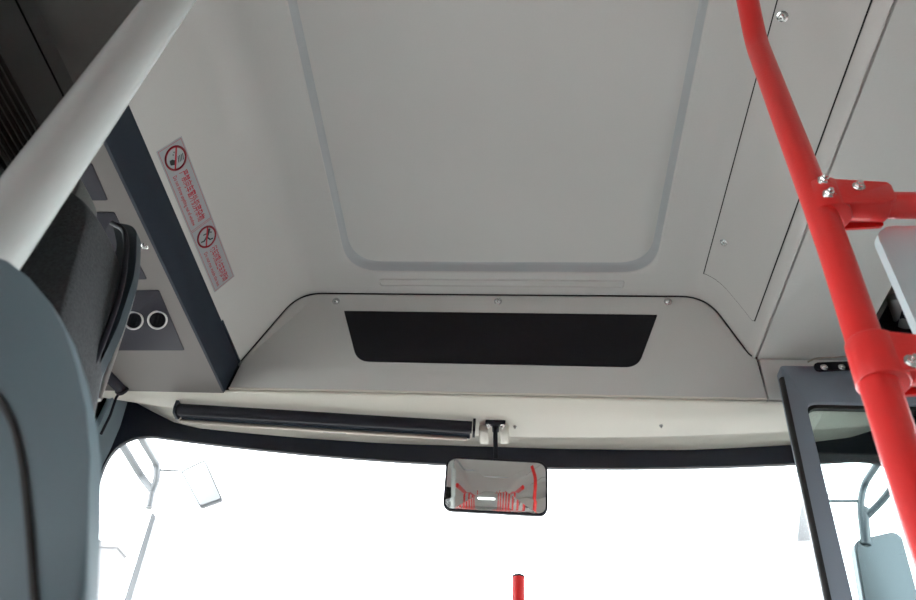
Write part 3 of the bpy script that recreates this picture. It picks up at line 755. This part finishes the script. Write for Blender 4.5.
rows = [[p + Vector(o) for o in ((.003, -.003, 0), (-.003, -.002, 0), (-.006, .004, 0), (-.006, .010, 0), (.002, .012, 0), (.003, .0, 0))] for p in eg]
grid(bm, rows); finish('dark_edge_strip', bm, M['rubber'], door, smooth=60)  # rubber seal down the door's left edge
bm = bmesh.new(); h0, h1 = atY(814, 368, yd), atY(852, 366.5, yd); r_ = .0125
pl_ = round_poly([h0 + Vector((0, -.006, -r_)), h1 + Vector((0, -.006, -r_)), h1 + Vector((0, -.006, r_)), h0 + Vector((0, -.006, r_))], r_ * .98, 8)
prism(bm, pl_, (0, .007, 0), .0015); hp = finish('hinge_plate', bm, M['black'], door)
for px in (824, 842): screw(hp, atY(px, 367.5, yd - .006), (0, -1, 0), .0062)
bm = bmesh.new(); sweep(bm, fillet([atY(808, 362, yd - .01), atY(815, 358.5, yd - .01), atY(855, 356, yd - .01), atY(862, 357, yd - .01)], .01), .0022, 8); finish('weather_strip', bm, M['alu'], door)

# ================================================================== SHORT RED POLE BELOW THE MIRROR
pt = atY(518.5, 576, 1.36)
stub = thing('short_pole', (pt.x, pt.y, -.93), 'top end of a thin red pole standing below the interior mirror', 'pole')
bm = bmesh.new(); cyl(bm, (pt.x, pt.y, -.93), (pt.x, pt.y, pt.z - .004), .0122, n=24); finish('tube', bm, M['red'], stub, smooth=60)
bm = bmesh.new(); cyl(bm, (pt.x, pt.y, pt.z - .004), pt, .0128, n=24, bev=.001); finish('cap', bm, M['navy'], stub)

# ================================================================== OUTSIDE: mirrors, building, ground
def ext(label, arms, rod, name='exterior_mirror'):
    pass
YE = 2.05
em = thing('exterior_mirror', atY(862, 500, YE), 'blue-grey exterior mirror on bent arms seen through the door glass', 'mirror', )
def arm(pts, r, m_='extgrey', par=None, y=YE):
    bm = bmesh.new(); sweep(bm, fillet([atY(p[0], p[1], p[2] if len(p) > 2 else y) for p in pts], .05, 8), r, 16); return finish('arm', bm, M[m_], par, smooth=60)
arm([(890, 430, 1.80), (884, 454, 1.88), (864, 484), (860, 505), (864, 540)], .0105, par=em)
arm([(918, 440, 1.85), (905, 466, 1.9), (886, 497, 2.0), (866, 517, 2.05)], .0105, par=em)
arm([(828, 501), (862, 501)], .0045, par=em)
bm = bmesh.new(); cyl(bm, atY(864, 508, YE), atY(866, 545, YE), .014, n=20, bev=.002); finish('joint', bm, M['extgrey'], em)
o_ = round_poly([atY(853, 541, YE), atY(900, 530, YE), atY(930, 640, YE), atY(872, 655, YE)], [.03, .03, .03, .03], 8)
bm = bmesh.new(); prism(bm, o_, (0, .03, 0), .008, 4); hd = finish('mirror_head', bm, M['extgrey'], em, smooth=50)
c = sum(o_, Vector()) / len(o_)
bm = bmesh.new(); g_ = [p.lerp(c, .08) + Vector((0, -.002, 0)) for p in o_]; prism(bm, g_, (0, .002, 0)); finish('mirror_glass', bm, M['dimmir'], hd)
o_ = round_poly([atY(802, 493, YE), atY(829, 491, YE), atY(826, 540, YE), atY(797, 541, YE)], .012, 5)
bm = bmesh.new(); prism(bm, o_, (0, .03, 0), .006, 3); finish('small_mirror_head', bm, M['extlight'], em, smooth=50)
YF = 2.05
el = thing('exterior_mirror', atY(150, 500, YF), 'pale washed-out exterior mirror on bent arms beyond the left windscreen', 'mirror')
arm([(128, 408, 1.80), (140, 436, 1.88), (157, 464), (157, 480), (152, 492)], .0125, 'extpale', el, YF)
arm([(104, 420, 1.80), (122, 444, 1.90), (141, 476), (152, 490)], .0125, 'extpale', el, YF)
arm([(153, 488), (149, 508)], .011, 'extpale', el, YF)
arm([(158, 470), (181, 471)], .004, 'extpale', el, YF)
o_ = round_poly([atY(152, 511, YF), atY(156, 516, YF), atY(130, 604, YF), atY(90, 680, YF), atY(84, 670, YF), atY(124, 600, YF)], .008, 4)
bm = bmesh.new(); prism(bm, o_, (0, .07, 0), .004); finish('mirror_head', bm, M['extpale'], el)
o_ = round_poly([atY(180, 471, YF), atY(205, 459, YF), atY(223, 500, YF), atY(200, 508, YF)], .012, 5)
bm = bmesh.new(); prism(bm, o_, (0, .012, 0), .003); sm = finish('small_mirror_head', bm, M['extpale'], el)
c = sum(o_, Vector()) / len(o_)
bm = bmesh.new(); prism(bm, [p.lerp(c, .1) + Vector((0, -.002, 0)) for p in o_], (0, .002, 0)); finish('washed_mirror_glass', bm, M['extlight'], sm)  # mirror glass in a flat light colour, the glare put into it

bm = bmesh.new(); r = bmesh.ops.create_grid(bm, x_segments=8, y_segments=8, size=80)
for q in bm.verts: q.co.z = -H - .35
g = finish('ground', bm, M['asphalt']); g['kind'] = 'structure'
bld = thing('building', atZ(112, 560, 5.0) * 1 + Vector((-4, 0, -6.3)), 'pale distant building at the far lower left beyond the windscreen', 'building')
k_ = atY(117, 548, 18); 
bm = bmesh.new(); box(bm, (k_.x - 9, 18, -H - .35), (k_.x, 18.6, k_.z)); box(bm, (k_.x - 9.1, 17.95, k_.z), (k_.x + .05, 18.65, k_.z + .2)); finish('facade', bm, M['bld'], bld)
for j in range(4):
    for i in range(3):
        x = k_.x - .9 - i * 1.7; z = k_.z - 1.2 - j * 2.6
        bm = bmesh.new(); box(bm, (x - .9, 17.93, z - 1.3), (x, 18.02, z)); finish('window', bm, M['bwin'], bld)

# ================================================================== REAR CABIN (seen in the mirror)
def side_rail(x, label):
    t = thing('overhead_rail', (x, -4, .95), label, 'grab rail')
    bm = bmesh.new(); cyl(bm, (x, -10.2, 1.14), (x, .05, 1.14), .022, n=16); finish('bar', bm, M['red'], t)
    for y in (-3.5, -6.0, -8.0):
        bm = bmesh.new(); cyl(bm, (x, y, 1.14), (x, y, ZC - .001), .012, n=12); finish('hanger', bm, M['red'], t)
side_rail(-.50, 'long red overhead grab rail on the driver side, seen in the mirror'); side_rail(.37, 'long red overhead grab rail on the door side, seen in the mirror')
ORD = ['first', 'second', 'third', 'fourth', 'fifth', 'sixth', 'seventh', 'eighth']
pole = thing('grab_pole', (-.50, -.65, -.93), 'first red upright pole from the front on the driver side, seen in the mirror', 'pole', 'red upright poles in the rear cabin')
bm = bmesh.new(); cyl(bm, (-.50, -.65, -.93), (-.50, -.65, 1.118), .017, n=16); finish('tube', bm, M['red'], pole)
for s_, xs in ((0, -.50), (1, .37)):
    for y in (-.65, -1.25, -1.9, -2.6, -3.3, -4.2, -5.4, -6.8):
        if s_ == 0 and y == -.65: continue
        c_ = copy_tree(pole); c_.location = Vector((xs, y, -.93)) + HH
        c_['label'] = '%s red upright pole from the front on the %s side, seen in the mirror' % (ORD[[-.65, -1.25, -1.9, -2.6, -3.3, -4.2, -5.4, -6.8].index(y)], ('driver', 'door')[s_])
